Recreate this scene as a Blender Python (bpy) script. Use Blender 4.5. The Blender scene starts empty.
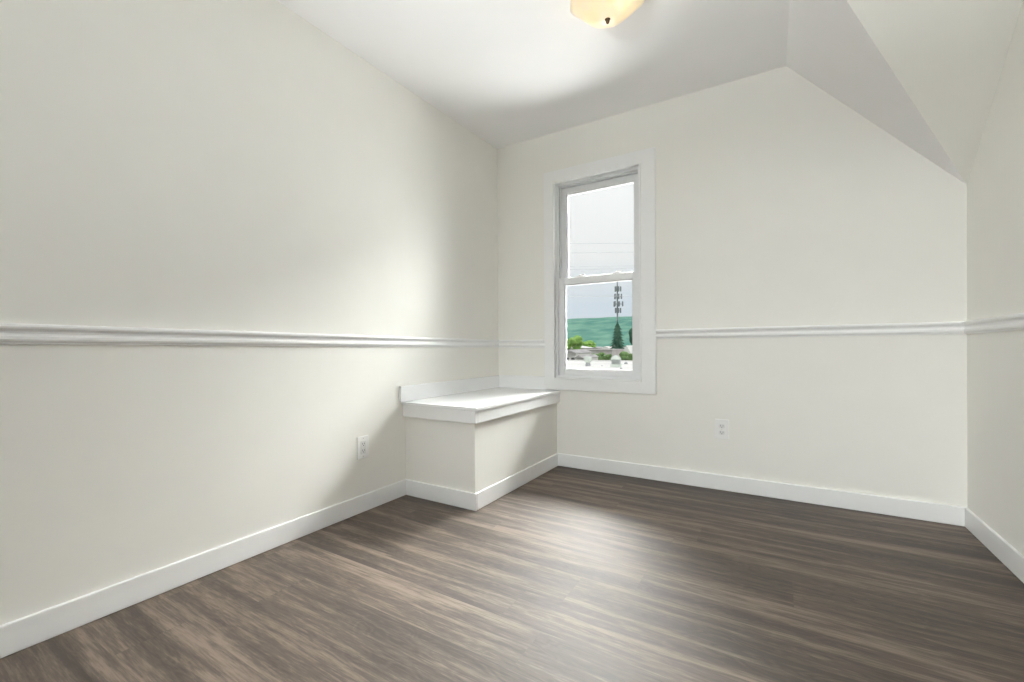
import bpy, bmesh, math, random
from mathutils import Vector, Matrix
random.seed(4)
S = bpy.context.scene
COL = S.collection

# ------------------------------------------------------------------ camera
CAM = Vector((1.89162, -2.90331, 0.87368))
FW = Vector((-0.51962, 0.85438, -0.00529)).normalized()
RT = Vector((0.85439, 0.51958, -0.00684)).normalized()
UP = RT.cross(FW).normalized()
F_PX, V0 = 435.786, 348.96
cd = bpy.data.cameras.new('camera')
cd.sensor_width = 36.0
cd.lens = F_PX / 1024 * 36
cd.shift_y = (V0 - 341) / 1024
cd.clip_start = 0.02
cd.clip_end = 3000
cam = bpy.data.objects.new('camera', cd)
COL.objects.link(cam)
M = Matrix((RT, UP, -FW)).transposed().to_4x4()
M.translation = CAM
cam.matrix_world = M
S.camera = cam

# ------------------------------------------------------------------ colour management
S.view_settings.view_transform = 'Standard'
S.view_settings.look = 'None'
S.view_settings.gamma = 1
S.view_settings.exposure = 0.20
S.view_settings.use_curve_mapping = False
S.cycles.max_bounces = 16
S.cycles.diffuse_bounces = 12
S.cycles.glossy_bounces = 4
S.cycles.transparent_max_bounces = 12
S.cycles.sample_clamp_indirect = 6.0
S.cycles.caustics_reflective = False
S.cycles.caustics_refractive = False
S.cycles.use_denoising = True

# ------------------------------------------------------------------ sky: pale near the horizon, bright high overcast
W = bpy.data.worlds.new('sky')
S.world = W
W.use_nodes = True
wn, wl = W.node_tree.nodes, W.node_tree.links
wn.clear()
w_out = wn.new('ShaderNodeOutputWorld')
w_bg = wn.new('ShaderNodeBackground')
w_tc = wn.new('ShaderNodeTexCoord')
w_sep = wn.new('ShaderNodeSeparateXYZ')
w_col = wn.new('ShaderNodeValToRGB')
w_str = wn.new('ShaderNodeValToRGB')
w_noise = wn.new('ShaderNodeTexNoise')
w_map = wn.new('ShaderNodeMapping')
w_map.inputs['Scale'].default_value = (1.5, 1.5, 7.0)
w_noise.inputs['Scale'].default_value = 3.0
w_noise.inputs['Detail'].default_value = 3.0
wl.new(w_tc.outputs['Generated'], w_sep.inputs[0])
wl.new(w_tc.outputs['Generated'], w_map.inputs[0])
wl.new(w_map.outputs[0], w_noise.inputs['Vector'])
w_mix = wn.new('ShaderNodeMath'); w_mix.operation = 'MULTIPLY_ADD'
w_mix.inputs[1].default_value = 0.05
wl.new(w_noise.outputs['Fac'], w_mix.inputs[0])
wl.new(w_sep.outputs['Z'], w_mix.inputs[2])
wl.new(w_mix.outputs[0], w_col.inputs[0])
wl.new(w_sep.outputs['Z'], w_str.inputs[0])
SKY_MAX = 2.0
e = w_col.color_ramp.elements
e[0].position = 0.02; e[0].color = (0.84, 0.90, 0.97, 1)
e[1].position = 0.22; e[1].color = (1, 1, 1, 1)
k = w_col.color_ramp.elements.new(0.12); k.color = (0.80, 0.88, 0.97, 1)
def grey(v): return (v / SKY_MAX, v / SKY_MAX, v / SKY_MAX, 1)
e = w_str.color_ramp.elements
e[0].position = 0.0; e[0].color = grey(0.88)
e[1].position = 1.0; e[1].color = grey(1.3)
for pos, v in ((0.12, 0.90), (0.20, 0.95), (0.40, 1.1)):
    k = w_str.color_ramp.elements.new(pos); k.color = grey(v)
w_mul = wn.new('ShaderNodeMath'); w_mul.operation = 'MULTIPLY'
w_mul.inputs[1].default_value = SKY_MAX * 0.83
wl.new(w_str.outputs['Color'], w_mul.inputs[0])
wl.new(w_col.outputs['Color'], w_bg.inputs['Color'])
wl.new(w_mul.outputs[0], w_bg.inputs['Strength'])
wl.new(w_bg.outputs[0], w_out.inputs[0])
W.cycles.sampling_method = 'MANUAL'
W.cycles.sample_map_resolution = 512

# ------------------------------------------------------------------ sun, hazy, from behind the house
sd = bpy.data.lights.new('sun', 'SUN')
sd.energy = 1.1
sd.angle = math.radians(6)
sd.color = (1.0, 0.96, 0.9)
sun = bpy.data.objects.new('sun', sd)
COL.objects.link(sun)
sun.rotation_euler = Vector((0.62, -0.30, 0.85)).to_track_quat('Z', 'Y').to_euler()

# daylight stand-ins: area lights added outside the windows for sky, bounce and fill
def daylight(name, loc, target, size, watts, color):
    ld = bpy.data.lights.new(name, 'AREA')
    ld.shape = 'RECTANGLE'
    ld.size, ld.size_y = size
    ld.energy = watts
    ld.color = color
    o = bpy.data.objects.new(name, ld)
    COL.objects.link(o)
    o.location = loc
    o.rotation_euler = (Vector(loc) - Vector(target)).to_track_quat('Z', 'Y').to_euler()
daylight('window_daylight', (0.7, 2.3, 4.1), (0.8, 0, 1.3), (4.2, 2.6), 3900, (1.0, 0.985, 0.965))
daylight('high_sky_daylight', (1.9, 1.8, 4.9), (1.0, 0, 1.3), (4.0, 2.0), 4400, (1.0, 0.985, 0.965))
daylight('front_sky_fill', (2.5, 4.2, 2.1), (0.8, 0, 1.3), (3.8, 3.4), 220, (0.96, 0.985, 1.0))  # added fill lamp, spreads low sky light along the left wall
daylight('roof_bounce_fill', (0.9, 1.6, -0.06), (0.9, 1.2, 1.3), (4.0, 2.6), 430, (1.0, 0.99, 0.97))  # added lamp standing in for light bounced off the roof below
daylight('rear_low_fill', (0.75, -5.42, -0.12), (1.5, -4.2, 1.5), (2.0, 1.2), 1900, (0.98, 0.99, 1.0))  # added low fill lamp, aimed up through the rear opening at the ceiling
daylight('rear_high_fill', (0.8, -6.6, 2.2), (1.4, -4.2, 1.45), (2.0, 1.6), 232, (0.98, 0.99, 1.0))  # added high fill lamp for the lower back and right walls

# light portals: they only guide sky light through the window and the added rear one
def portal(name, loc, size, inward):
    ld = bpy.data.lights.new(name, 'AREA')
    ld.shape = 'RECTANGLE'
    ld.size, ld.size_y = size
    ld.cycles.is_portal = True
    o = bpy.data.objects.new(name, ld)
    COL.objects.link(o)
    o.location = loc
    o.rotation_euler = (-Vector(inward)).to_track_quat('Z', 'Y').to_euler()
portal('window_portal', (0.81, 0.125, 1.355), (0.66, 1.46), (0, -1, 0))
portal('added_window_portal', (1.45, -4.34, 1.45), (1.5, 1.4), (0, 1, 0))

# ================================================================== helpers
def mat(name, color, rough=0.5, spec=0.5, metallic=0.0):
    m = bpy.data.materials.new(name)
    m.use_nodes = True
    b = m.node_tree.nodes['Principled BSDF']
    b.inputs['Base Color'].default_value = (*color, 1)
    b.inputs['Roughness'].default_value = rough
    b.inputs['Specular IOR Level'].default_value = spec
    b.inputs['Metallic'].default_value = metallic
    return m

def noisy(name, c1, c2, scale, rough=0.7, detail=3, bump=0.0, stretch=None, spec=0.3):
    m = mat(name, c1, rough, spec)
    n, l = m.node_tree.nodes, m.node_tree.links
    b = n['Principled BSDF']
    tc = n.new('ShaderNodeTexCoord')
    no = n.new('ShaderNodeTexNoise')
    no.inputs['Scale'].default_value = scale
    no.inputs['Detail'].default_value = detail
    if stretch:
        mp = n.new('ShaderNodeMapping')
        mp.inputs['Scale'].default_value = stretch
        l.new(tc.outputs['Object'], mp.inputs[0]); l.new(mp.outputs[0], no.inputs['Vector'])
    else:
        l.new(tc.outputs['Object'], no.inputs['Vector'])
    r = n.new('ShaderNodeValToRGB')
    r.color_ramp.elements[0].position = 0.35; r.color_ramp.elements[0].color = (*c1, 1)
    r.color_ramp.elements[1].position = 0.65; r.color_ramp.elements[1].color = (*c2, 1)
    l.new(no.outputs['Fac'], r.inputs[0]); l.new(r.outputs[0], b.inputs['Base Color'])
    if bump:
        bp = n.new('ShaderNodeBump')
        bp.inputs['Strength'].default_value = bump
        bp.inputs['Distance'].default_value = 0.002
        l.new(no.outputs['Fac'], bp.inputs['Height']); l.new(bp.outputs[0], b.inputs['Normal'])
    return m

def bx(bm, lo, hi):
    x0, y0, z0 = lo; x1, y1, z1 = hi
    v = [bm.verts.new(p) for p in ((x0,y0,z0),(x1,y0,z0),(x1,y1,z0),(x0,y1,z0),(x0,y0,z1),(x1,y0,z1),(x1,y1,z1),(x0,y1,z1))]
    for f in ((0,3,2,1),(4,5,6,7),(0,1,5,4),(1,2,6,5),(2,3,7,6),(3,0,4,7)):
        bm.faces.new([v[i] for i in f])

def prism(bm, poly, ext):
    """closed prism: polygon of 3-D points swept by vector ext"""
    a = [bm.verts.new(p) for p in poly]
    b = [bm.verts.new(Vector(p) + Vector(ext)) for p in poly]
    n = len(poly)
    bm.faces.new(a); bm.faces.new(b[::-1])
    for i in range(n):
        bm.faces.new((a[i], b[i], b[(i + 1) % n], a[(i + 1) % n]))

def ring(bm, x0, x1, z0, z1, w, y0, y1):
    """rectangular frame in the XZ plane with members of width w (left, right, bottom, top)"""
    wl_, wr_, wb_, wt_ = w if isinstance(w, tuple) else (w,) * 4
    bx(bm, (x0, y0, z0), (x0 + wl_, y1, z1))
    bx(bm, (x1 - wr_, y0, z0), (x1, y1, z1))
    bx(bm, (x0 + wl_, y0, z0), (x1 - wr_, y1, z0 + wb_))
    bx(bm, (x0 + wl_, y0, z1 - wt_), (x1 - wr_, y1, z1))

def mitre_ring(bm, xo0, xo1, zo0, zo1, xi0, xi1, zi0, zi1, y0, y1):
    o = [(xo0, zo0), (xo1, zo0), (xo1, zo1), (xo0, zo1)]
    i = [(xi0, zi0), (xi1, zi0), (xi1, zi1), (xi0, zi1)]
    V = {}
    for nm, pts in (('o', o), ('i', i)):
        for yy in (y0, y1):
            V[nm, yy] = [bm.verts.new((p[0], yy, p[1])) for p in pts]
    for k in range(4):
        j = (k + 1) % 4
        bm.faces.new((V['o', y0][k], V['o', y0][j], V['i', y0][j], V['i', y0][k]))
        bm.faces.new((V['o', y1][j], V['o', y1][k], V['i', y1][k], V['i', y1][j]))
        bm.faces.new((V['o', y0][j], V['o', y0][k], V['o', y1][k], V['o', y1][j]))
        bm.faces.new((V['i', y0][k], V['i', y0][j], V['i', y1][j], V['i', y1][k]))

def cyl(bm, p0, p1, r0, r1=None, n=12):
    r1 = r0 if r1 is None else r1
    p0, p1 = Vector(p0), Vector(p1)
    d = (p1 - p0).normalized()
    a = d.orthogonal().normalized(); b = d.cross(a)
    A = [bm.verts.new(p0 + (a * math.cos(t) + b * math.sin(t)) * r0) for t in (2 * math.pi * i / n for i in range(n))]
    B = [bm.verts.new(p1 + (a * math.cos(t) + b * math.sin(t)) * r1) for t in (2 * math.pi * i / n for i in range(n))]
    bm.faces.new(A[::-1]); bm.faces.new(B)
    for i in range(n):
        bm.faces.new((A[i], A[(i + 1) % n], B[(i + 1) % n], B[i]))

def lathe(bm, prof, n=64, fn=None):
    """prof: (r, z) list, spun round z; fn(angle, r, z) may change r and z"""
    rows = []
    for r, z in prof:
        if r < 1e-6:
            rows.append([bm.verts.new((0, 0, z))])
        else:
            row = []
            for i in range(n):
                t = 2 * math.pi * i / n
                rr, zz = fn(t, r, z) if fn else (r, z)
                row.append(bm.verts.new((rr * math.cos(t), rr * math.sin(t), zz)))
            rows.append(row)
    for a, b in zip(rows, rows[1:]):
        for i in range(n):
            j = (i + 1) % n
            if len(a) == 1 and len(b) > 1: bm.faces.new((a[0], b[i], b[j]))
            elif len(b) == 1 and len(a) > 1: bm.faces.new((a[i], b[0], a[j]))
            elif len(a) > 1: bm.faces.new((a[i], b[i], b[j], a[j]))

def obj(name, bm, m, parent=None, bevel=0.0, smooth=False, seg=2):
    bmesh.ops.recalc_face_normals(bm, faces=bm.faces)
    me = bpy.data.meshes.new(name)
    bm.to_mesh(me); bm.free()
    me.materials.append(m)
    if smooth:
        for p in me.polygons: p.use_smooth = True
    o = bpy.data.objects.new(name, me)
    COL.objects.link(o)
    if parent is not None: o.parent = parent
    if bevel:
        b = o.modifiers.new('bevel', 'BEVEL')
        b.width = bevel; b.segments = seg; b.limit_method = 'ANGLE'
    return o

def struct(name, bm, m, parent=None, **kw):
    o = obj(name, bm, m, parent, **kw)
    if parent is None: o['kind'] = 'structure'
    return o

def tag(o, label, cat, group=None):
    o['label'] = label; o['category'] = cat
    if group: o['group'] = group
    return o

def thing(name, label, cat, loc=(0, 0, 0), group=None):
    o = bpy.data.objects.new(name, None)
    o.empty_display_size = 0.1
    COL.objects.link(o); o.location = loc
    return tag(o, label, cat, group)

def NB(): return bmesh.new()

def at(px, py, Y):
    """point seen at photo pixel (px, py) standing on the plane y = Y (used to work out where the outdoor things stand)"""
    d = FW + RT * ((px - 512) / F_PX) - UP * ((py - V0) / F_PX)
    return CAM + d * ((Y - CAM.y) / d.y)

# ================================================================== materials
WALL = noisy('wall_paint', (0.83, 0.820, 0.782), (0.84, 0.830, 0.792), 6.0, 0.55, bump=0.0, spec=0.25)
CEIL = noisy('ceiling_paint', (0.89, 0.885, 0.89), (0.90, 0.895, 0.90), 5.0, 0.8, spec=0.15)
TRIM = noisy('trim_paint', (0.845, 0.85, 0.85), (0.86, 0.865, 0.865), 8.0, 0.35, spec=0.4)
LID = noisy('lid_paint', (0.87, 0.88, 0.885), (0.885, 0.89, 0.895), 8.0, 0.25, spec=0.5)
VINYL = mat('window_vinyl', (0.78, 0.79, 0.80), 0.3, 0.5)
PLASTIC = mat('outlet_plastic', (0.84, 0.84, 0.83), 0.3, 0.5)
INSERT = mat('outlet_insert_plastic', (0.74, 0.74, 0.74), 0.3, 0.5)
SLOT = mat('outlet_slot', (0.03, 0.03, 0.03), 0.6)
SCREW = mat('outlet_screw', (0.6, 0.6, 0.58), 0.3, 0.5, 0.6)
GAP_SHADE = mat('track_gap_shade', (0.30, 0.30, 0.31), 0.6)
BRONZE = mat('aged_bronze', (0.10, 0.065, 0.035), 0.35, 0.5, 0.9)

def glass_mat():
    m = bpy.data.materials.new('window_glass')
    m.use_nodes = True
    n, l = m.node_tree.nodes, m.node_tree.links
    n.clear()
    o = n.new('ShaderNodeOutputMaterial'); mx = n.new('ShaderNodeMixShader')
    t = n.new('ShaderNodeBsdfTransparent'); g = n.new('ShaderNodeBsdfGlossy'); fr = n.new('ShaderNodeFresnel')
    t.inputs[0].default_value = (0.97, 0.985, 0.98, 1)
    g.inputs['Roughness'].default_value = 0.0
    fr.inputs[0].default_value = 1.35
    l.new(fr.outputs[0], mx.inputs[0]); l.new(t.outputs[0], mx.inputs[1]); l.new(g.outputs[0], mx.inputs[2]); l.new(mx.outputs[0], o.inputs[0])
    return m
GLASS = glass_mat()

def floor_mat():
    m = mat('vinyl_plank_floor', (0.2, 0.17, 0.14), 0.4, 0.9)
    n, l = m.node_tree.nodes, m.node_tree.links
    b = n['Principled BSDF']
    def math_(op, a, c=None, d=None):
        q = n.new('ShaderNodeMath'); q.operation = op
        for i, v in enumerate((a, c, d)):
            if v is None: continue
            if isinstance(v, (int, float)): q.inputs[i].default_value = v
            else: l.new(v, q.inputs[i])
        return q.outputs[0]
    tc = n.new('ShaderNodeTexCoord')
    sp = n.new('ShaderNodeSeparateXYZ'); l.new(tc.outputs['Object'], sp.inputs[0])
    X, Y = sp.outputs['X'], sp.outputs['Y']
    PW, PL = 0.18, 1.22
    yr = math_('DIVIDE', math_('ADD', Y, 0.642 + 40 * PW), PW)
    row = math_('FLOOR', yr)
    yf = math_('FRACT', yr)
    wn1 = n.new('ShaderNodeTexWhiteNoise'); wn1.noise_dimensions = '1D'; l.new(row, wn1.inputs['W'])
    xr_ = math_('ADD', math_('DIVIDE', X, PL), math_('MULTIPLY', wn1.outputs['Value'], 7.31))
    colu = math_('FLOOR', xr_); xf = math_('FRACT', xr_)
    cb = n.new('ShaderNodeCombineXYZ'); l.new(row, cb.inputs[0]); l.new(colu, cb.inputs[1])
    wn2 = n.new('ShaderNodeTexWhiteNoise'); wn2.noise_dimensions = '2D'; l.new(cb.outputs[0], wn2.inputs['Vector'])
    seed = wn2.outputs['Value']
    # plank-local coordinates
    def vec(sx, sy, off):
        c = n.new('ShaderNodeCombineXYZ')
        l.new(math_('MULTIPLY', X, sx), c.inputs[0])
        l.new(math_('MULTIPLY', Y, sy), c.inputs[1])
        l.new(math_('MULTIPLY', seed, off), c.inputs[2])
        return c.outputs[0]
    def noise(v, scale=1.0, detail=2.0, rough=0.5, dist=0.0):
        q = n.new('ShaderNodeTexNoise')
        q.inputs['Scale'].default_value = scale; q.inputs['Detail'].default_value = detail
        q.inputs['Roughness'].default_value = rough; q.inputs['Distortion'].default_value = dist
        l.new(v, q.inputs['Vector']); return q.outputs['Fac']
    def rvec(sx, sy, off):
        c = n.new('ShaderNodeCombineXYZ')
        l.new(math_('MULTIPLY', X, sx), c.inputs[0]); l.new(math_('MULTIPLY', Y, sy), c.inputs[1])
        l.new(math_('MULTIPLY', wn1.outputs['Value'], off), c.inputs[2])
        return c.outputs[0]
    b_row = noise(rvec(0.8, 12.0, 5.0), 1.0, 3.0, 0.55, 0.5)
    b_pl = noise(vec(1.2, 15.0, 37.0), 1.0, 3.0, 0.55, 0.5)
    bands = math_('ADD', math_('MULTIPLY', b_row, 0.62), math_('MULTIPLY', b_pl, 0.38))          # broad light and dark streaks along the plank
    swirl = noise(vec(4.5, 13.0, 91.0), 1.0, 2.5, 0.55, 0.3)            # warps the rings
    fine = noise(vec(14.0, 210.0, 13.0), 1.0, 4.0, 0.7)                # pores
    mid = noise(vec(3.2, 48.0, 57.0), 1.0, 4.0, 0.65, 0.8)
    rings = math_('SINE', math_('ADD', math_('MULTIPLY', swirl, 62.0), math_('MULTIPLY', Y, 60.0)))
    darkmask = n.new('ShaderNodeMapRange'); l.new(bands, darkmask.inputs[0])
    darkmask.inputs[1].default_value = 0.55; darkmask.inputs[2].default_value = 0.36
    v = math_('MULTIPLY_ADD', math_('SUBTRACT', bands, 0.5), 3.6, 0.48)
    v = math_('ADD', v, math_('MULTIPLY', math_('SUBTRACT', mid, 0.5), 1.5))
    v = math_('ADD', v, math_('MULTIPLY', math_('SUBTRACT', fine, 0.5), 1.3))
    v = math_('ADD', v, math_('MULTIPLY', math_('MULTIPLY', rings, darkmask.outputs[0]), 0.16))
    v = math_('ADD', v, math_('MULTIPLY', math_('SUBTRACT', seed, 0.5), 0.10))
    r = n.new('ShaderNodeValToRGB'); l.new(v, r.inputs[0])
    el = r.color_ramp.elements
    el[0].position = 0.05; el[0].color = (0.028, 0.018, 0.011, 1)
    el[1].position = 0.95; el[1].color = (0.178, 0.133, 0.101, 1)
    k = el.new(0.5); k.color = (0.073, 0.050, 0.035, 1)
    # seams
    ys = math_('MINIMUM', yf, math_('SUBTRACT', 1.0, yf))
    xs_ = math_('MINIMUM', xf, math_('SUBTRACT', 1.0, xf))
    sy = math_('LESS_THAN', ys, 0.005); sx = math_('LESS_THAN', xs_, 0.0009)
    seam = math_('MAXIMUM', sy, sx)
    mx = n.new('ShaderNodeMix'); mx.data_type = 'RGBA'
    l.new(math_('MULTIPLY', seam, 0.4), mx.inputs[0]); l.new(r.outputs[0], mx.inputs[6]); mx.inputs[7].default_value = (0.05, 0.04, 0.03, 1)
    l.new(mx.outputs[2], b.inputs['Base Color'])
    rr = n.new('ShaderNodeMapRange'); l.new(mid, rr.inputs[0]); rr.inputs[3].default_value = 0.54; rr.inputs[4].default_value = 0.65
    l.new(rr.outputs[0], b.inputs['Roughness'])
    bp = n.new('ShaderNodeBump'); bp.inputs['Strength'].default_value = 0.25; bp.inputs['Distance'].default_value = 0.0006
    l.new(math_('SUBTRACT', v, math_('MULTIPLY', seam, 1.0)), bp.inputs['Height']); l.new(bp.outputs[0], b.inputs['Normal'])
    return m
FLOOR = floor_mat()

# ================================================================== room shell
XR, XS, YR = 2.6662, 1.9396, -4.2
H, TILT, ZP = 2.4393, 0.0127, 1.6282
TOP = 2.80
def zc(y): return H + TILT * y
bm = NB(); bx(bm, (-0.15, YR - 0.15, -0.15), (XR + 0.15, 0.15, 0.0)); struct('floor', bm, FLOOR)
bm = NB(); bx(bm, (-0.15, YR - 0.15, 0.0), (0.0, 0.15, TOP)); struct('wall_left', bm, WALL)
bm = NB(); bx(bm, (XR, YR - 0.15, 0.0), (XR + 0.15, 0.15, TOP)); struct('wall_right', bm, WALL)
# back wall with the window opening
WX0, WX1, WZ0, WZ1 = 0.490, 1.131, 0.634, 2.074
bm = NB()
bx(bm, (0, 0, 0), (WX0, 0.15, TOP)); bx(bm, (WX1, 0, 0), (XR, 0.15, TOP))
bx(bm, (WX0, 0, 0), (WX1, 0.15, WZ0)); bx(bm, (WX0, 0, WZ1), (WX1, 0.15, TOP))
struct('wall_back', bm, WALL)
# wall behind the camera, with an added opening that lets fill light in
RX0, RX1, RZ0, RZ1 = 0.75, 2.15, 0.80, 2.10
bm = NB()
bx(bm, (0, YR - 0.15, 0), (RX0, YR, TOP)); bx(bm, (RX1, YR - 0.15, 0), (XR, YR, TOP))
bx(bm, (RX0, YR - 0.15, 0), (RX1, YR, RZ0)); bx(bm, (RX0, YR - 0.15, RZ1), (RX1, YR, TOP))
struct('wall_rear', bm, WALL)
# ceiling: flat part plus two roof slopes meeting at a hip
A = Vector((XS, 0, H)); P = Vector((XR, 0, ZP))
nA = (P - A).cross(Vector((0, 1, 0)))
e1 = Vector((2.1278, -0.7435, 2.2292)) - P
e2 = Vector((XR, -0.5465, 2.1188)) - P
nB = e1.cross(e2); nC = Vector((0, -TILT, 1))
def meet(n1, d1, n2, d2, n3, d3):
    return Matrix((n1, n2, n3)).inverted() @ Vector((d1, d2, d3))
Q1 = meet(nA, nA.dot(P), nB, nB.dot(P), nC, H)
Q2 = meet(Vector((1, 0, 0)), XR, nB, nB.dot(P), nC, H)
up = Vector((0, 0, 0.10))
bm = NB(); prism(bm, [(0, 0, H), A, Q1, Q2, (XR, YR, zc(YR)), (0, YR, zc(YR))], up); struct('ceiling', bm, CEIL)
bm = NB(); prism(bm, [A, P, Q1], up); struct('ceiling_slope_side', bm, CEIL)
bm = NB(); prism(bm, [P, Q2, Q1], up); struct('ceiling_slope_rear', bm, WALL)
bm = NB(); bx(bm, (-0.3, YR - 0.3, TOP), (XR + 0.3, 0.3, TOP + 0.12))  # unseen slab added to stop sky light leaking past the ceiling pieces
struct('roof_light_block', bm, mat('light_block_grey', (0.2, 0.2, 0.2), 0.9))

# baseboards
BH, BT = 0.092, 0.013
BW, BD = 0.509, 1.020          # the built-in box: width from the left wall, depth from the back wall
def board(name, lo, hi, parent=None):
    b_ = NB(); bx(b_, lo, hi)
    return obj(name, b_, TRIM, parent, bevel=0.004) if parent else struct(name, b_, TRIM, bevel=0.004)
board('baseboard_left', (0, YR, 0), (BT, -BD, BH))
board('baseboard_back', (BW, -BT, 0), (XR, 0, BH))
board('baseboard_right', (XR - BT, YR, 0), (XR, -BT, BH))
board('baseboard_rear', (BT, YR, 0), (XR - BT, YR + BT, BH))

# chair rail: moulded profile (outwards, down from the top) swept along each wall
PROF = [(0, 0), (0.014, 0), (0.020, -0.003), (0.022, -0.009), (0.020, -0.015), (0.014, -0.019), (0.010, -0.023), (0.009, -0.029),
        (0.011, -0.034), (0.015, -0.038), (0.016, -0.046), (0.013, -0.052), (0.008, -0.055), (0.007, -0.060), (0, -0.061)]
def rail(name, p0, p1, out):
    p0, p1, out = Vector(p0), Vector(p1), Vector(out)
    b_ = NB()
    a = [b_.verts.new(p0 + out * o_ + Vector((0, 0, z_))) for o_, z_ in PROF]
    c = [b_.verts.new(p1 + out * o_ + Vector((0, 0, z_))) for o_, z_ in PROF]
    b_.faces.new(a); b_.faces.new(c[::-1])
    for i in range(len(PROF)):
        j = (i + 1) % len(PROF)
        b_.faces.new((a[i], a[j], c[j], c[i]))
    o = struct(name, b_, TRIM)
    return o
rail('trim_1', (0, 0, 0.9280), (0, YR, 0.9280 + 0.0089 * 4.2), (1, 0, 0))
rail('trim_2', (0.0, 0, 0.9270), (0.419, 0, 0.9250), (0, -1, 0))
rail('trim_3', (1.223, 0, 0.9780), (XR, 0, 0.9790), (0, -1, 0))
rail('trim_4', (XR, 0, 0.9790), (XR, YR, 0.9790 + 0.008 * 4.2), (-1, 0, 0))

# ================================================================== window_1
win = bpy.data.objects.new('window_1', None); COL.objects.link(win); win['kind'] = 'structure'
win.location = (0.81, 0, 0.634)
def wpart(name, b_, m, parent=win, bevel=0.0, **kw):
    for v in b_.verts: v.co -= win.location
    return obj(name, b_, m, parent, bevel=bevel, **kw)
bm = NB(); mitre_ring(bm, 0.4194, 1.2228, 0.558, 2.1543, WX0, WX1, WZ0, WZ1, -0.018, 0.0)
wpart('window_casing', bm, TRIM, bevel=0.0025)
bm = NB(); ring(bm, WX0, WX1, WZ0, WZ1, 0.011, -0.023, 0.006)
wpart('casing_bead', bm, TRIM, bevel=0.003)
bm = NB(); ring(bm, WX0, WX1, WZ0, WZ1, (0.026, 0.026, 0.030, 0.028), 0.012, 0.125)
ring(bm, WX0 + 0.026, WX1 - 0.026, WZ0 + 0.030, WZ1 - 0.028, 0.006, 0.030, 0.034)
# parting channels between the two sashes
bx(bm, (WX0 + 0.026, 0.068, WZ0 + 0.03), (WX0 + 0.034, 0.073, WZ1 - 0.028))
bx(bm, (WX1 - 0.034, 0.068, WZ0 + 0.03), (WX1 - 0.026, 0.073, WZ1 - 0.028))
wpart('window_frame', bm, VINYL, bevel=0.0012)
# lower sash (room side) and upper sash (outside)
LX0, LX1 = 0.5185, 1.1025
bm = NB(); ring(bm, LX0, LX1, 0.666, 1.3745, (0.040, 0.043, 0.040, 0.050), 0.036, 0.066)
low = wpart('lower_sash', bm, VINYL, bevel=0.003)
bm = NB(); ring(bm, LX0 + 0.040, LX1 - 0.043, 0.706, 1.3245, 0.006, 0.046, 0.060)
wpart('glazing_bead', bm, VINYL, low, bevel=0.001)
bm = NB(); bx(bm, (LX0 + 0.04, 0.052, 0.706), (LX1 - 0.043, 0.054, 1.3245))
wpart('glass_pane', bm, GLASS, low)
bm = NB(); ring(bm, LX0, LX1, 1.338, 2.043, (0.045, 0.040, 0.036, 0.046), 0.074, 0.104)
upp = wpart('upper_sash', bm, VINYL, bevel=0.003)
bm = NB(); ring(bm, LX0 + 0.045, LX1 - 0.040, 1.374, 1.997, 0.005, 0.084, 0.098)
wpart('glazing_bead', bm, VINYL, upp, bevel=0.001)
bm = NB(); bx(bm, (LX0 + 0.045, 0.090, 1.374), (LX1 - 0.040, 0.092, 1.997))
wpart('glass_pane', bm, GLASS, upp)
bm = NB(); bx(bm, (LX0 + 0.002, 0.0345, 1.3748), (LX0 + 0.006, 0.0355, 2.040)); wpart('track_gap_strip', bm, GAP_SHADE)  # dark strip painted in for the shaded gap between frame and upper sash
# finger latches near the top of each upper stile, balance shoes in the side channels
for x in (LX0 + 0.006, LX1 - 0.012):
    bm = NB(); bx(bm, (x, 0.066, 1.46), (x + 0.007, 0.0745, 1.53)); wpart('sash_stop', bm, INSERT, bevel=0.0015)
for x in (0.675, 0.945):
    bm = NB()
    bx(bm, (x - 0.030, 0.040, 1.3745), (x + 0.030, 0.066, 1.3795))
    cyl(bm, (x, 0.053, 1.3795), (x, 0.053, 1.386), 0.011)
    prism(bm, [(x - 0.006, 0.047, 1.384), (x + 0.036, 0.042, 1.386), (x + 0.036, 0.050, 1.386), (x + 0.004, 0.060, 1.384)], (0, 0, 0.006))
    wpart('sash_lock', bm, PLASTIC, low, bevel=0.001)
# unseen rear window added to carry fill light: frame, two sashes
rw = bpy.data.objects.new('added_rear_window', None); COL.objects.link(rw); rw['kind'] = 'structure'
bm = NB(); mitre_ring(bm, RX0 - 0.08, RX1 + 0.08, RZ0 - 0.08, RZ1 + 0.08, RX0, RX1, RZ0, RZ1, YR, YR + 0.018); obj('window_casing', bm, TRIM, rw)
bm = NB(); ring(bm, RX0, RX1, RZ0, RZ1, 0.04, YR - 0.12, YR - 0.02); bx(bm, (RX0, YR - 0.08, 1.43), (RX1, YR - 0.04, 1.475)); bx(bm, (1.43, YR - 0.08, RZ0), (1.47, YR - 0.04, RZ1)); obj('window_frame', bm, VINYL, rw)
bm = NB(); bx(bm, (RX0 + 0.04, YR - 0.063, RZ0 + 0.04), (RX1 - 0.04, YR - 0.061, RZ1 - 0.04)); obj('glass_pane', bm, GLASS, rw)

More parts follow.
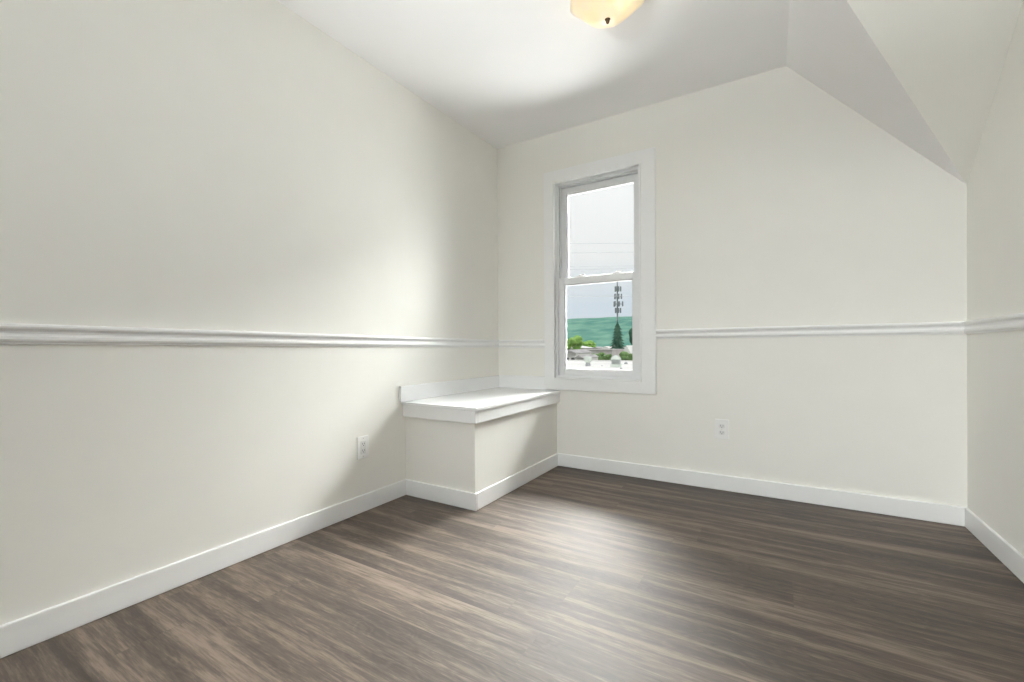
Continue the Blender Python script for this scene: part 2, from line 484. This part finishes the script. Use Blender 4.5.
# ================================================================== built-in box seat under the window
bench = thing('window_bench', 'white-topped built-in box bench in the corner beneath the window, cream panelled sides', 'bench')
ZL, ZA = 0.553, 0.466
bm = NB(); bx(bm, (0.0, -BD, 0.0), (BW, 0.0, ZL - 0.02)); obj('body', bm, WALL, bench, bevel=0.002)
bm = NB(); bx(bm, (0.0, -BD - 0.031, ZL - 0.019), (BW + 0.031, -0.0, ZL)); obj('lid', bm, LID, bench, bevel=0.003)
bm = NB()
bx(bm, (0.0, -BD - 0.022, ZA), (BW + 0.022, -BD, ZL - 0.019)); bx(bm, (BW, -BD, ZA), (BW + 0.022, 0.0, ZL - 0.019))
obj('apron', bm, TRIM, bench, bevel=0.002)
bm = NB(); bx(bm, (0.0, -1.068, ZL), (0.016, 0.0, 0.6465)); obj('backsplash', bm, LID, bench, bevel=0.003)
bm = NB(); bx(bm, (0.016, -0.016, ZL), (0.4190, 0.0, 0.6495)); obj('backsplash', bm, LID, bench, bevel=0.002)
bm = NB(); bx(bm, (0.0, -BD - BT, 0), (BW + BT, -BD, BH)); bx(bm, (BW, -BD, 0), (BW + BT, 0, BH)); obj('plinth', bm, TRIM, bench, bevel=0.004)

# ================================================================== outlets
def outlet(name, label, loc, rotz, decora):
    t = thing(name, label, 'outlet', loc, None)
    t.rotation_euler.z = rotz
    b_ = NB(); bx(b_, (-0.038, -0.0065, -0.060), (0.038, 0.0, 0.060)); obj('cover_plate', b_, PLASTIC, t, bevel=0.0035, seg=3)
    if decora:
        b_ = NB(); bx(b_, (-0.0170, -0.0085, -0.034), (0.0170, -0.0060, 0.034)); ins = obj('receptacle', b_, INSERT, t, bevel=0.001)
        faces = (0.0175, -0.0175)
    else:
        ins = None
        faces = (0.0195, -0.0195)
    for zf in faces:
        par = ins
        if not decora:
            b_ = NB()
            pts = []
            for i in range(24):
                a = 2 * math.pi * i / 24
                pts.append((0.0172 * math.cos(a), -0.0082, zf + max(-0.0125, min(0.0125, 0.0172 * math.sin(a)))))
            prism(b_, pts, (0, 0.0025, 0)); par = obj('receptacle', b_, INSERT, t)
        yy = -0.0088 if decora else -0.0085
        b_ = NB()
        bx(b_, (-0.0075, yy, zf - 0.002), (-0.0055, yy + 0.001, zf + 0.007))
        bx(b_, (0.0055, yy, zf - 0.002), (0.0075, yy + 0.001, zf + 0.006))
        cyl(b_, (0, yy + 0.001, zf - 0.007), (0, yy, zf - 0.007), 0.0024, n=10)
        obj('slot', b_, SLOT, par)
    for zs in ((0.048, -0.048) if decora else (0.0,)):
        b_ = NB(); cyl(b_, (0, -0.006, zs), (0, -0.0075, zs), 0.003, n=12); obj('screw', b_, SCREW, t)
    return t
outlet('wall_outlet', 'white rectangular-faced outlet on the left wall beside the box bench', (0.0, -1.3355, 0.343), -math.pi / 2 + math.pi, True)
outlet('wall_outlet', 'white duplex outlet on the window wall below the chair rail', (1.606, 0.0, 0.367), 0, False)

# ================================================================== ceiling lamp
LX, LY = 1.276, -1.085
ZCL = zc(LY)
lamp = thing('ceiling_lamp', 'alabaster glass bowl ceiling lamp with bronze finial, glowing warm', 'lamp', (LX, LY, ZCL))
GB = bpy.data.materials.new('alabaster_glass'); GB.use_nodes = True
n, l = GB.node_tree.nodes, GB.node_tree.links; n.clear()
o_ = n.new('ShaderNodeOutputMaterial'); m1 = n.new('ShaderNodeMixShader'); m2 = n.new('ShaderNodeMixShader')
tr = n.new('ShaderNodeBsdfTranslucent'); df = n.new('ShaderNodeBsdfDiffuse'); gl = n.new('ShaderNodeBsdfGlossy'); fr = n.new('ShaderNodeFresnel')
tc = n.new('ShaderNodeTexCoord'); no = n.new('ShaderNodeTexNoise'); rp = n.new('ShaderNodeValToRGB')
no.inputs['Scale'].default_value = 9; no.inputs['Detail'].default_value = 4; no.inputs['Distortion'].default_value = 1.2
rp.color_ramp.elements[0].position = 0.3; rp.color_ramp.elements[0].color = (0.97, 0.86, 0.66, 1)
rp.color_ramp.elements[1].position = 0.7; rp.color_ramp.elements[1].color = (0.98, 0.93, 0.80, 1)
l.new(tc.outputs['Object'], no.inputs['Vector']); l.new(no.outputs['Fac'], rp.inputs[0]); l.new(rp.outputs[0], tr.inputs[0]); l.new(rp.outputs[0], df.inputs[0])
gl.inputs['Roughness'].default_value = 0.3
m1.inputs[0].default_value = 0.7
l.new(df.outputs[0], m1.inputs[1]); l.new(tr.outputs[0], m1.inputs[2])
l.new(fr.outputs[0], m2.inputs[0]); l.new(m1.outputs[0], m2.inputs[1]); l.new(gl.outputs[0], m2.inputs[2]); em = n.new('ShaderNodeEmission'); em.inputs['Strength'].default_value = 0.17; l.new(rp.outputs[0], em.inputs[0])
ad = n.new('ShaderNodeAddShader'); l.new(m2.outputs[0], ad.inputs[0]); l.new(em.outputs[0], ad.inputs[1]); l.new(ad.outputs[0], o_.inputs[0])
RB, ZB = 0.148, -0.150
prof = [(0.0, ZB)] + [(RB * s, ZB + 0.088 * s ** 2.3) for s in (0.06, 0.13, 0.22, 0.32, 0.42, 0.52, 0.62, 0.72, 0.81, 0.89, 0.95, 1.0)]
prof += [(RB + 0.006, ZB + 0.092), (RB + 0.012, ZB + 0.094)]
def scal(t, r, z):
    k = max(0, (r / RB - 0.35)) / 0.65
    return r * (1 + 0.030 * k * math.cos(8 * t)), z
bm = NB(); lathe(bm, prof, 96, scal)
bowl = obj('glass_bowl', bm, GB, lamp, smooth=True)
so = bowl.modifiers.new('thickness', 'SOLIDIFY'); so.thickness = 0.004; so.offset = 1
bm = NB(); lathe(bm, [(0, 0.0), (0.07, 0.0), (0.072, -0.008), (0.062, -0.020), (0.030, -0.026), (0, -0.026)], 48); obj('canopy', bm, BRONZE, lamp, smooth=True)
bm = NB(); lathe(bm, [(0.03, -0.024), (0.130, -0.034), (0.140, -0.040), (0.140, -0.046), (0.130, -0.042), (0.03, -0.032)], 64); obj('pan', bm, TRIM, lamp, smooth=True)
bm = NB(); cyl(bm, (0, 0, -0.024), (0, 0, ZB + 0.002), 0.005); obj('stem', bm, BRONZE, lamp)
bm = NB(); lathe(bm, [(0, ZB - 0.002 + 0.004), (0.011, ZB + 0.001), (0.012, ZB - 0.004), (0.006, ZB - 0.007), (0.0085, ZB - 0.012), (0.007, ZB - 0.018), (0.003, ZB - 0.022), (0, ZB - 0.024)], 24)
obj('finial', bm, BRONZE, lamp, smooth=True)
BULB = mat('warm_bulb', (1, 0.9, 0.75), 0.3); bb = BULB.node_tree.nodes['Principled BSDF']
bb.inputs['Emission Color'].default_value = (1.0, 0.885, 0.68, 1); bb.inputs['Emission Strength'].default_value = 20.0
for sx, sy in ((-0.062, 0.03), (0.062, -0.03)):
    b_ = NB(); bmesh.ops.create_uvsphere(b_, u_segments=20, v_segments=12, radius=0.027)
    for v in b_.verts: v.co += Vector((sx, sy, -0.085))
    obj('bulb', b_, BULB, lamp, smooth=True)
    b_ = NB(); cyl(b_, (sx * 0.25, sy * 0.25, -0.04), (sx * 0.75, sy * 0.75, -0.078), 0.010); obj('socket', b_, BRONZE, lamp)

# ================================================================== outdoors
GZ = -6.5
grass = noisy('ground', (0.10, 0.14, 0.06), (0.20, 0.20, 0.16), 0.08, 0.95)
bm = NB(); bx(bm, (-900, -300, GZ - 1), (500, 900, GZ)); struct('ground', bm, grass)
ROOFW = noisy('white_roof_membrane', (0.70, 0.69, 0.68), (0.80, 0.79, 0.78), 0.5, 0.7)
LILAC = noisy('lilac_grey_siding', (0.50, 0.46, 0.47), (0.60, 0.56, 0.56), 0.6, 0.8)
PALE = noisy('pale_siding', (0.66, 0.64, 0.63), (0.74, 0.72, 0.70), 0.5, 0.8)
DARKW = mat('dark_window_glass', (0.05, 0.055, 0.06), 0.2)
VENTG = mat('vent_painted_metal', (0.55, 0.60, 0.55), 0.5)
VENTD = mat('vent_grey_metal', (0.30, 0.31, 0.32), 0.5)
WIRE = mat('wire_sheath', (0.52, 0.54, 0.57), 0.6)
STEEL = mat('galvanised_steel', (0.28, 0.31, 0.33), 0.5)

# flat white-roofed building next door
t = thing('flat_roof_building', 'near building with wide white flat roof just outside the window', 'building', (-4, 15, GZ))
bm = NB(); bx(bm, (-13, -14.4, 0), (8, 8.6, -GZ - 0.25)); obj('wall', bm, PALE, t)
bm = NB(); bx(bm, (-13.1, -14.5, -GZ - 0.25), (8.1, 8.7, -GZ - 0.10)); obj('roof', bm, ROOFW, t)
bm = NB()
bx(bm, (-13.1, 8.55, -GZ - 0.10), (8.1, 8.7, -GZ - 0.02)); obj('parapet', bm, ROOFW, t)
RZ = -0.10
def onroof(px, py):
    d = FW + RT * ((px - 512) / F_PX) - UP * ((py - V0) / F_PX)
    return CAM + d * ((RZ - CAM.z) / d.z)
# round pale ventilator
p = onroof(588, 366)
t = thing('roof_ventilator', 'rounded pale green ventilator on the white roof, left of the view', 'roof vent', (p.x, p.y, RZ))
bm = NB(); lathe(bm, [(0, 0), (0.13, 0), (0.12, 0.10), (0.10, 0.14), (0.10, 0.20), (0, 0.20)], 24); obj('base', bm, VENTD, t)
bm = NB(); lathe(bm, [(0, 0.17), (0.12, 0.17), (0.17, 0.23), (0.20, 0.33), (0.205, 0.42), (0.19, 0.46), (0, 0.47)], 24); obj('hood', bm, VENTG, t, smooth=False)
# tapered grey vent stack
p = onroof(616, 367)
t = thing('roof_ventilator', 'grey tapered ventilator on the white roof below the conifer', 'roof vent', (p.x, p.y, RZ))
bm = NB()
for s0, s1, z0, z1 in ((0.20, 0.20, 0.0, 0.14), (0.15, 0.17, 0.14, 0.36), (0.21, 0.16, 0.36, 0.42), (0.16, 0.06, 0.42, 0.54)):
    va = [bm.verts.new((a * s0, b * s0, z0)) for a, b in ((-1, -1), (1, -1), (1, 1), (-1, 1))]
    vb = [bm.verts.new((a * s1, b * s1, z1)) for a, b in ((-1, -1), (1, -1), (1, 1), (-1, 1))]
    bm.faces.new(va[::-1]); bm.faces.new(vb)
    for i in range(4): bm.faces.new((va[i], va[(i + 1) % 4], vb[(i + 1) % 4], vb[i]))
obj('hood', bm, VENTG, t)
bm = NB()
for i in range(5): bx(bm, (-0.175, -0.178, 0.16 + i * 0.038), (0.175, 0.178, 0.176 + i * 0.038))
obj('louvre', bm, VENTD, t)
for (px, py, sz, lab) in ((577, 369.5, 0.045, 'small dark pipe stub on the white roof, nearest the left sash'), (626, 364, 0.10, 'low dark turtle vent on the right of the white roof'),
                          (621, 369, 0.06, 'small dark cap at the near right edge of the white roof'), (602, 366, 0.035, 'tiny grey pipe on the white roof between the ventilators')):
    p = onroof(px, py)
    bm = NB(); lathe(bm, [(0, 0), (sz, 0), (sz * 0.9, sz * 0.5), (sz * 0.45, sz * 1.0), (0, sz * 1.05)], 16)
    o = obj('turtle_vent', bm, VENTD); o.location = (p.x, p.y, RZ); tag(o, lab, 'roof vent')

# gabled and boxy houses in rows
def house(px0, px1, pytop, Y, label, body, roofm, gable=0.0, windows=0, depth=8, name='house'):
    a = at(px0, pytop, Y); b = at(px1, pytop, Y)
    x0, x1, zt = a.x, b.x, (a.z + b.z) / 2
    zc_ = zt - gable
    t_ = thing(name, label, 'building', ((x0 + x1) / 2, Y, GZ))
    w = (x1 - x0) / 2; h = zc_ - GZ
    b_ = NB(); bx(b_, (-w, 0, 0), (w, depth, h)); obj('wall', b_, body, t_)
    b_ = NB()
    if gable > 0.05:
        o2 = 0.12 * w
        prism(b_, [(-w - o2, -0.3, h - 0.05), (w + o2, -0.3, h - 0.05), (0, -0.3, h + gable)], (0, depth + 0.6, 0))
    else:
        bx(b_, (-w - 0.1, -0.15, h), (w + 0.1, depth + 0.1, h + 0.15))
    obj('roof', b_, roofm, t_)
    for i in range(windows):
        cx = -w + (i + 0.5) * 2 * w / windows
        ww = 0.5 * w / windows * 1.1
        b_ = NB(); bx(b_, (cx - ww, -0.05, h - 1.5), (cx + ww, 0.02, h - 0.6)); obj('window', b_, DARKW, t_)
    return t_
GREYR = noisy('grey_shingle', (0.34, 0.33, 0.34), (0.44, 0.42, 0.43), 0.8, 0.9)
house(560, 583, 345.8, 105, 'far white-roofed long building at left beneath the light green tree', LILAC, ROOFW, 0.6, 0)
house(585, 598, 346.6, 124, 'far pale flat building between the two ventilators on the skyline row', PALE, GREYR, 0.5, 4)
house(600, 611, 346.2, 100, 'far low white house just left of the conifer base', LILAC, ROOFW, 0.7, 3)
house(612, 624, 347.0, 84, 'lilac grey house standing directly under the conifer', LILAC, GREYR, 0.9, 2)
house(623, 631, 345.4, 70, 'small bright white gabled house at the right of the window view', ROOFW, ROOFW, 1.3, 1)
house(630, 645, 345.8, 102, 'far pale house at the right edge of the lower pane', LILAC, ROOFW, 0.6, 2)
house(574, 612, 350.2, 68, 'long lilac grey block across the middle of the view', LILAC, LILAC, 0.0, 0)
house(564, 576, 349.8, 46, 'grey house with dark window band at the left of the view', PALE, GREYR, 0.35, 2, 5)
house(575.5, 584, 355.0, 38, 'low shed with dark opening beside the rounded ventilator', PALE, GREYR, 0.25, 1, 4)

# foliage
def leafmat(name, c1, c2, s): return noisy(name, c1, c2, s, 0.9, spec=0.1)
LG = leafmat('light_green_leaves', (0.16, 0.34, 0.07), (0.32, 0.50, 0.14), 1.2)
MG = leafmat('mid_green_leaves', (0.10, 0.20, 0.07), (0.26, 0.36, 0.16), 1.6)
CG = leafmat('conifer_needles', (0.035, 0.10, 0.07), (0.08, 0.17, 0.11), 1.5)
BARK = mat('bark', (0.12, 0.09, 0.07), 0.9)
def tree(px, pytop, pw, Y, label, m, seed, squash=1.0, grp=None):
    rnd = random.Random(seed)
    c = at(px, pytop, Y); pxm = (Y - CAM.y) / (F_PX * 0.80) ; R = pw * pxm / 2
    h = c.z - GZ
    t_ = thing('leafy_tree', label, 'tree', (c.x, Y, GZ), grp)
    b_ = NB(); cyl(b_, (0, 0, 0), (0, 0, h - R * squash), 0.25, 0.12, 8); obj('trunk', b_, BARK, t_)
    b_ = NB()
    for i in range(16):
        a = rnd.uniform(0, 6.283); q = rnd.uniform(0, 0.62) * R; zz = rnd.uniform(-0.6, 0.45) * R * squash
        r = R * rnd.uniform(0.34, 0.5)
        mtx = Matrix.Translation((q * math.cos(a), q * math.sin(a), h - R * squash * 0.95 + zz)) @ Matrix.Diagonal((1, 1, squash, 1))
        bmesh.ops.create_icosphere(b_, subdivisions=2, radius=r, matrix=mtx)
    for v in b_.verts: v.co += Vector((rnd.uniform(-1, 1), rnd.uniform(-1, 1), rnd.uniform(-1, 1))) * R * 0.06
    obj('crown', b_, m, t_)
tree(577, 334.5, 16, 92, 'light green round tree at the left, in front of the hill', LG, 3, 0.9)
tree(566, 338, 12, 96, 'light green tree at the left sash, lower neighbour of the round tree', LG, 8, 0.9)
tree(589, 340, 14, 120, 'mid green tree on the skyline between round tree and conifer', LG, 5, 0.7)
tree(632.5, 326, 7, 85, 'slim dark tree at the right edge of the lower pane', CG, 6, 2.4)
for i, (px, py, w_, Y, lab) in enumerate(((586, 353.5, 7, 52, 'leafy treetop directly behind the rounded ventilator'),
        (594, 353, 8, 54, 'leafy treetop just right of the rounded ventilator'), (601, 351.6, 9, 44, 'leafy treetop midway between the two ventilators'),
        (608, 352.6, 8, 42, 'leafy treetop just left of the grey tapered ventilator'), (625, 350.4, 9, 40, 'leafy treetop below the small white gabled house'),
        (632, 352.0, 8, 38, 'leafy treetop at the lower right corner of the view'))):
    tree(px, py, w_, Y, lab, MG, 20 + i, 1.0)
# conifer: tiers of drooping boughs
def conifer(px, pytop, pybot, pw, Y, label):
    top = at(px, pytop, Y); bot = at(px, pybot, Y)
    pxm = (Y - CAM.y) / (F_PX * 0.80); R = pw * pxm / 2
    h = top.z - GZ; low = bot.z - GZ
    t_ = thing('conifer_tree', label, 'tree', (top.x, Y, GZ))
    b_ = NB(); cyl(b_, (0, 0, 0), (0, 0, h * 0.97), 0.3, 0.04, 8); obj('trunk', b_, BARK, t_)
    b_ = NB(); rnd = random.Random(11)
    N = 13
    for k_ in range(N):
        f = k_ / (N - 1)
        z0 = h - (h - low + 1.5) * f
        r = R * (0.10 + 0.92 * f ** 0.62)
        nb = 11
        apex = b_.verts.new((0, 0, z0 + 0.55)); prev = []
        for i in range(nb * 2):
            a = math.pi * i / nb + k_ * 0.7
            rr = r * (rnd.uniform(0.8, 1.1) if i % 2 == 0 else rnd.uniform(0.45, 0.6))
            prev.append(b_.verts.new((rr * math.cos(a), rr * math.sin(a), z0 - 0.35 * rr - (0.15 if i % 2 == 0 else 0))))
        under = b_.verts.new((0, 0, z0 - 0.2))
        for i in range(nb * 2):
            j = (i + 1) % (nb * 2)
            b_.faces.new((apex, prev[i], prev[j])); b_.faces.new((under, prev[j], prev[i]))
    obj('crown', b_, CG, t_)
conifer(617.5, 322.5, 346, 17, 80, 'dark green conifer in front of the cell tower')

# cell tower
Y_T = 110
top = at(617.3, 281.5, Y_T)
t = thing('cell_tower', 'slender grey cell tower with antenna clusters rising behind the conifer', 'tower', (top.x, Y_T, GZ))
ht = top.z - GZ
bm = NB(); cyl(bm, (0, 0, 0), (0, 0, ht), 0.30, 0.16, 12); obj('mast', bm, STEEL, t)
for py in (289.0, 296.5, 304.0, 310.5):
    z = at(617.3, py, Y_T).z - GZ
    R = {289.0: 0.85, 296.5: 1.05, 304.0: 1.35, 310.5: 0.8}[py]
    bm = NB()
    for i in range(3):
        a = i * 2.094 + 0.4; cyl(bm, (0, 0, z), (R * math.cos(a), R * math.sin(a), z), 0.07, n=6)
        a2 = a + 2.094; cyl(bm, (R * math.cos(a), R * math.sin(a), z), (R * math.cos(a2), R * math.sin(a2), z), 0.06, n=6)
    pl = obj('platform', bm, STEEL, t)
    for i in range(6):
        a = i * 1.047 + 0.4
        bm = NB(); cx, cy = R * math.cos(a) * (1 if i % 2 == 0 else 0.62), R * math.sin(a) * (1 if i % 2 == 0 else 0.62)
        bx(bm, (cx - 0.17, cy - 0.12, z - 0.65), (cx + 0.17, cy + 0.12, z + 0.65)); obj('antenna', bm, STEEL, pl)

# overhead wires, sagging a little between poles off to either side
for i, (pyl, pyr, lab) in enumerate(((243.8, 243.2, 'topmost overhead wire across the upper pane'), (253.0, 252.4, 'second overhead wire from the top, upper pane'),
        (266.8, 265.8, 'thin overhead wire just above the lowest one in the upper pane'), (269.6, 268.6, 'lowest overhead wire in the upper pane, above the meeting rail'),
        (296.6, 296.0, 'overhead wire crossing the lower pane'))):
    YW = 14 + i * 0.35
    a, b = at(568, pyl, YW), at(633, pyr, YW)
    d = b - a
    rw_ = 0.011 if i != 2 else 0.007
    pts = [a + d * s for s in (-5, -2.5, -1, 0, 0.5, 1, 2, 3.5, 6)]
    for q, s in zip(pts, (-5, -2.5, -1, 0, 0.5, 1, 2, 3.5, 6)): q.z += 0.004 * (s - 0.5) ** 2
    bm = NB(); rings_ = []
    for q in pts:
        rings_.append([bm.verts.new(q + Vector((0, math.cos(t_) * rw_, math.sin(t_) * rw_))) for t_ in (0, 1.571, 3.142, 4.712)])
    for r0, r1 in zip(rings_, rings_[1:]):
        for j in range(4): bm.faces.new((r0[j], r0[(j + 1) % 4], r1[(j + 1) % 4], r1[j]))
    bm.faces.new(rings_[0]); bm.faces.new(rings_[-1][::-1])
    tag(obj('overhead_wire', bm, WIRE), lab, 'wire', 'overhead wires outside the window')

# wooded ridge on the horizon
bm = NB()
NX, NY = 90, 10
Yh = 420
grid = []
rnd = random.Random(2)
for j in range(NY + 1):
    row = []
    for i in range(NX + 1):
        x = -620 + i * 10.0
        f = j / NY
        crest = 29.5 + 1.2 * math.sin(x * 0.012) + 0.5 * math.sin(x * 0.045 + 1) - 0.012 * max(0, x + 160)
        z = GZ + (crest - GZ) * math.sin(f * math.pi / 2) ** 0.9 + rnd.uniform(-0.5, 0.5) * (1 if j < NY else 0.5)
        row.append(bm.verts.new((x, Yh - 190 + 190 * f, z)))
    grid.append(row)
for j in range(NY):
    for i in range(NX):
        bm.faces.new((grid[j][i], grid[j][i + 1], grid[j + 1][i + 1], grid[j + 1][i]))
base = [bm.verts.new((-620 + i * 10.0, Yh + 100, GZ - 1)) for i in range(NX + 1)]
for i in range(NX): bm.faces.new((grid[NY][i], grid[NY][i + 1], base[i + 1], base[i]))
hill = obj('wooded_hill', bm, noisy('haze_tinted_woods', (0.075, 0.22, 0.19), (0.19, 0.36, 0.28), 0.09, 0.95, detail=6, spec=0.05), smooth=True)  # distance haze is put into the woods' base colour
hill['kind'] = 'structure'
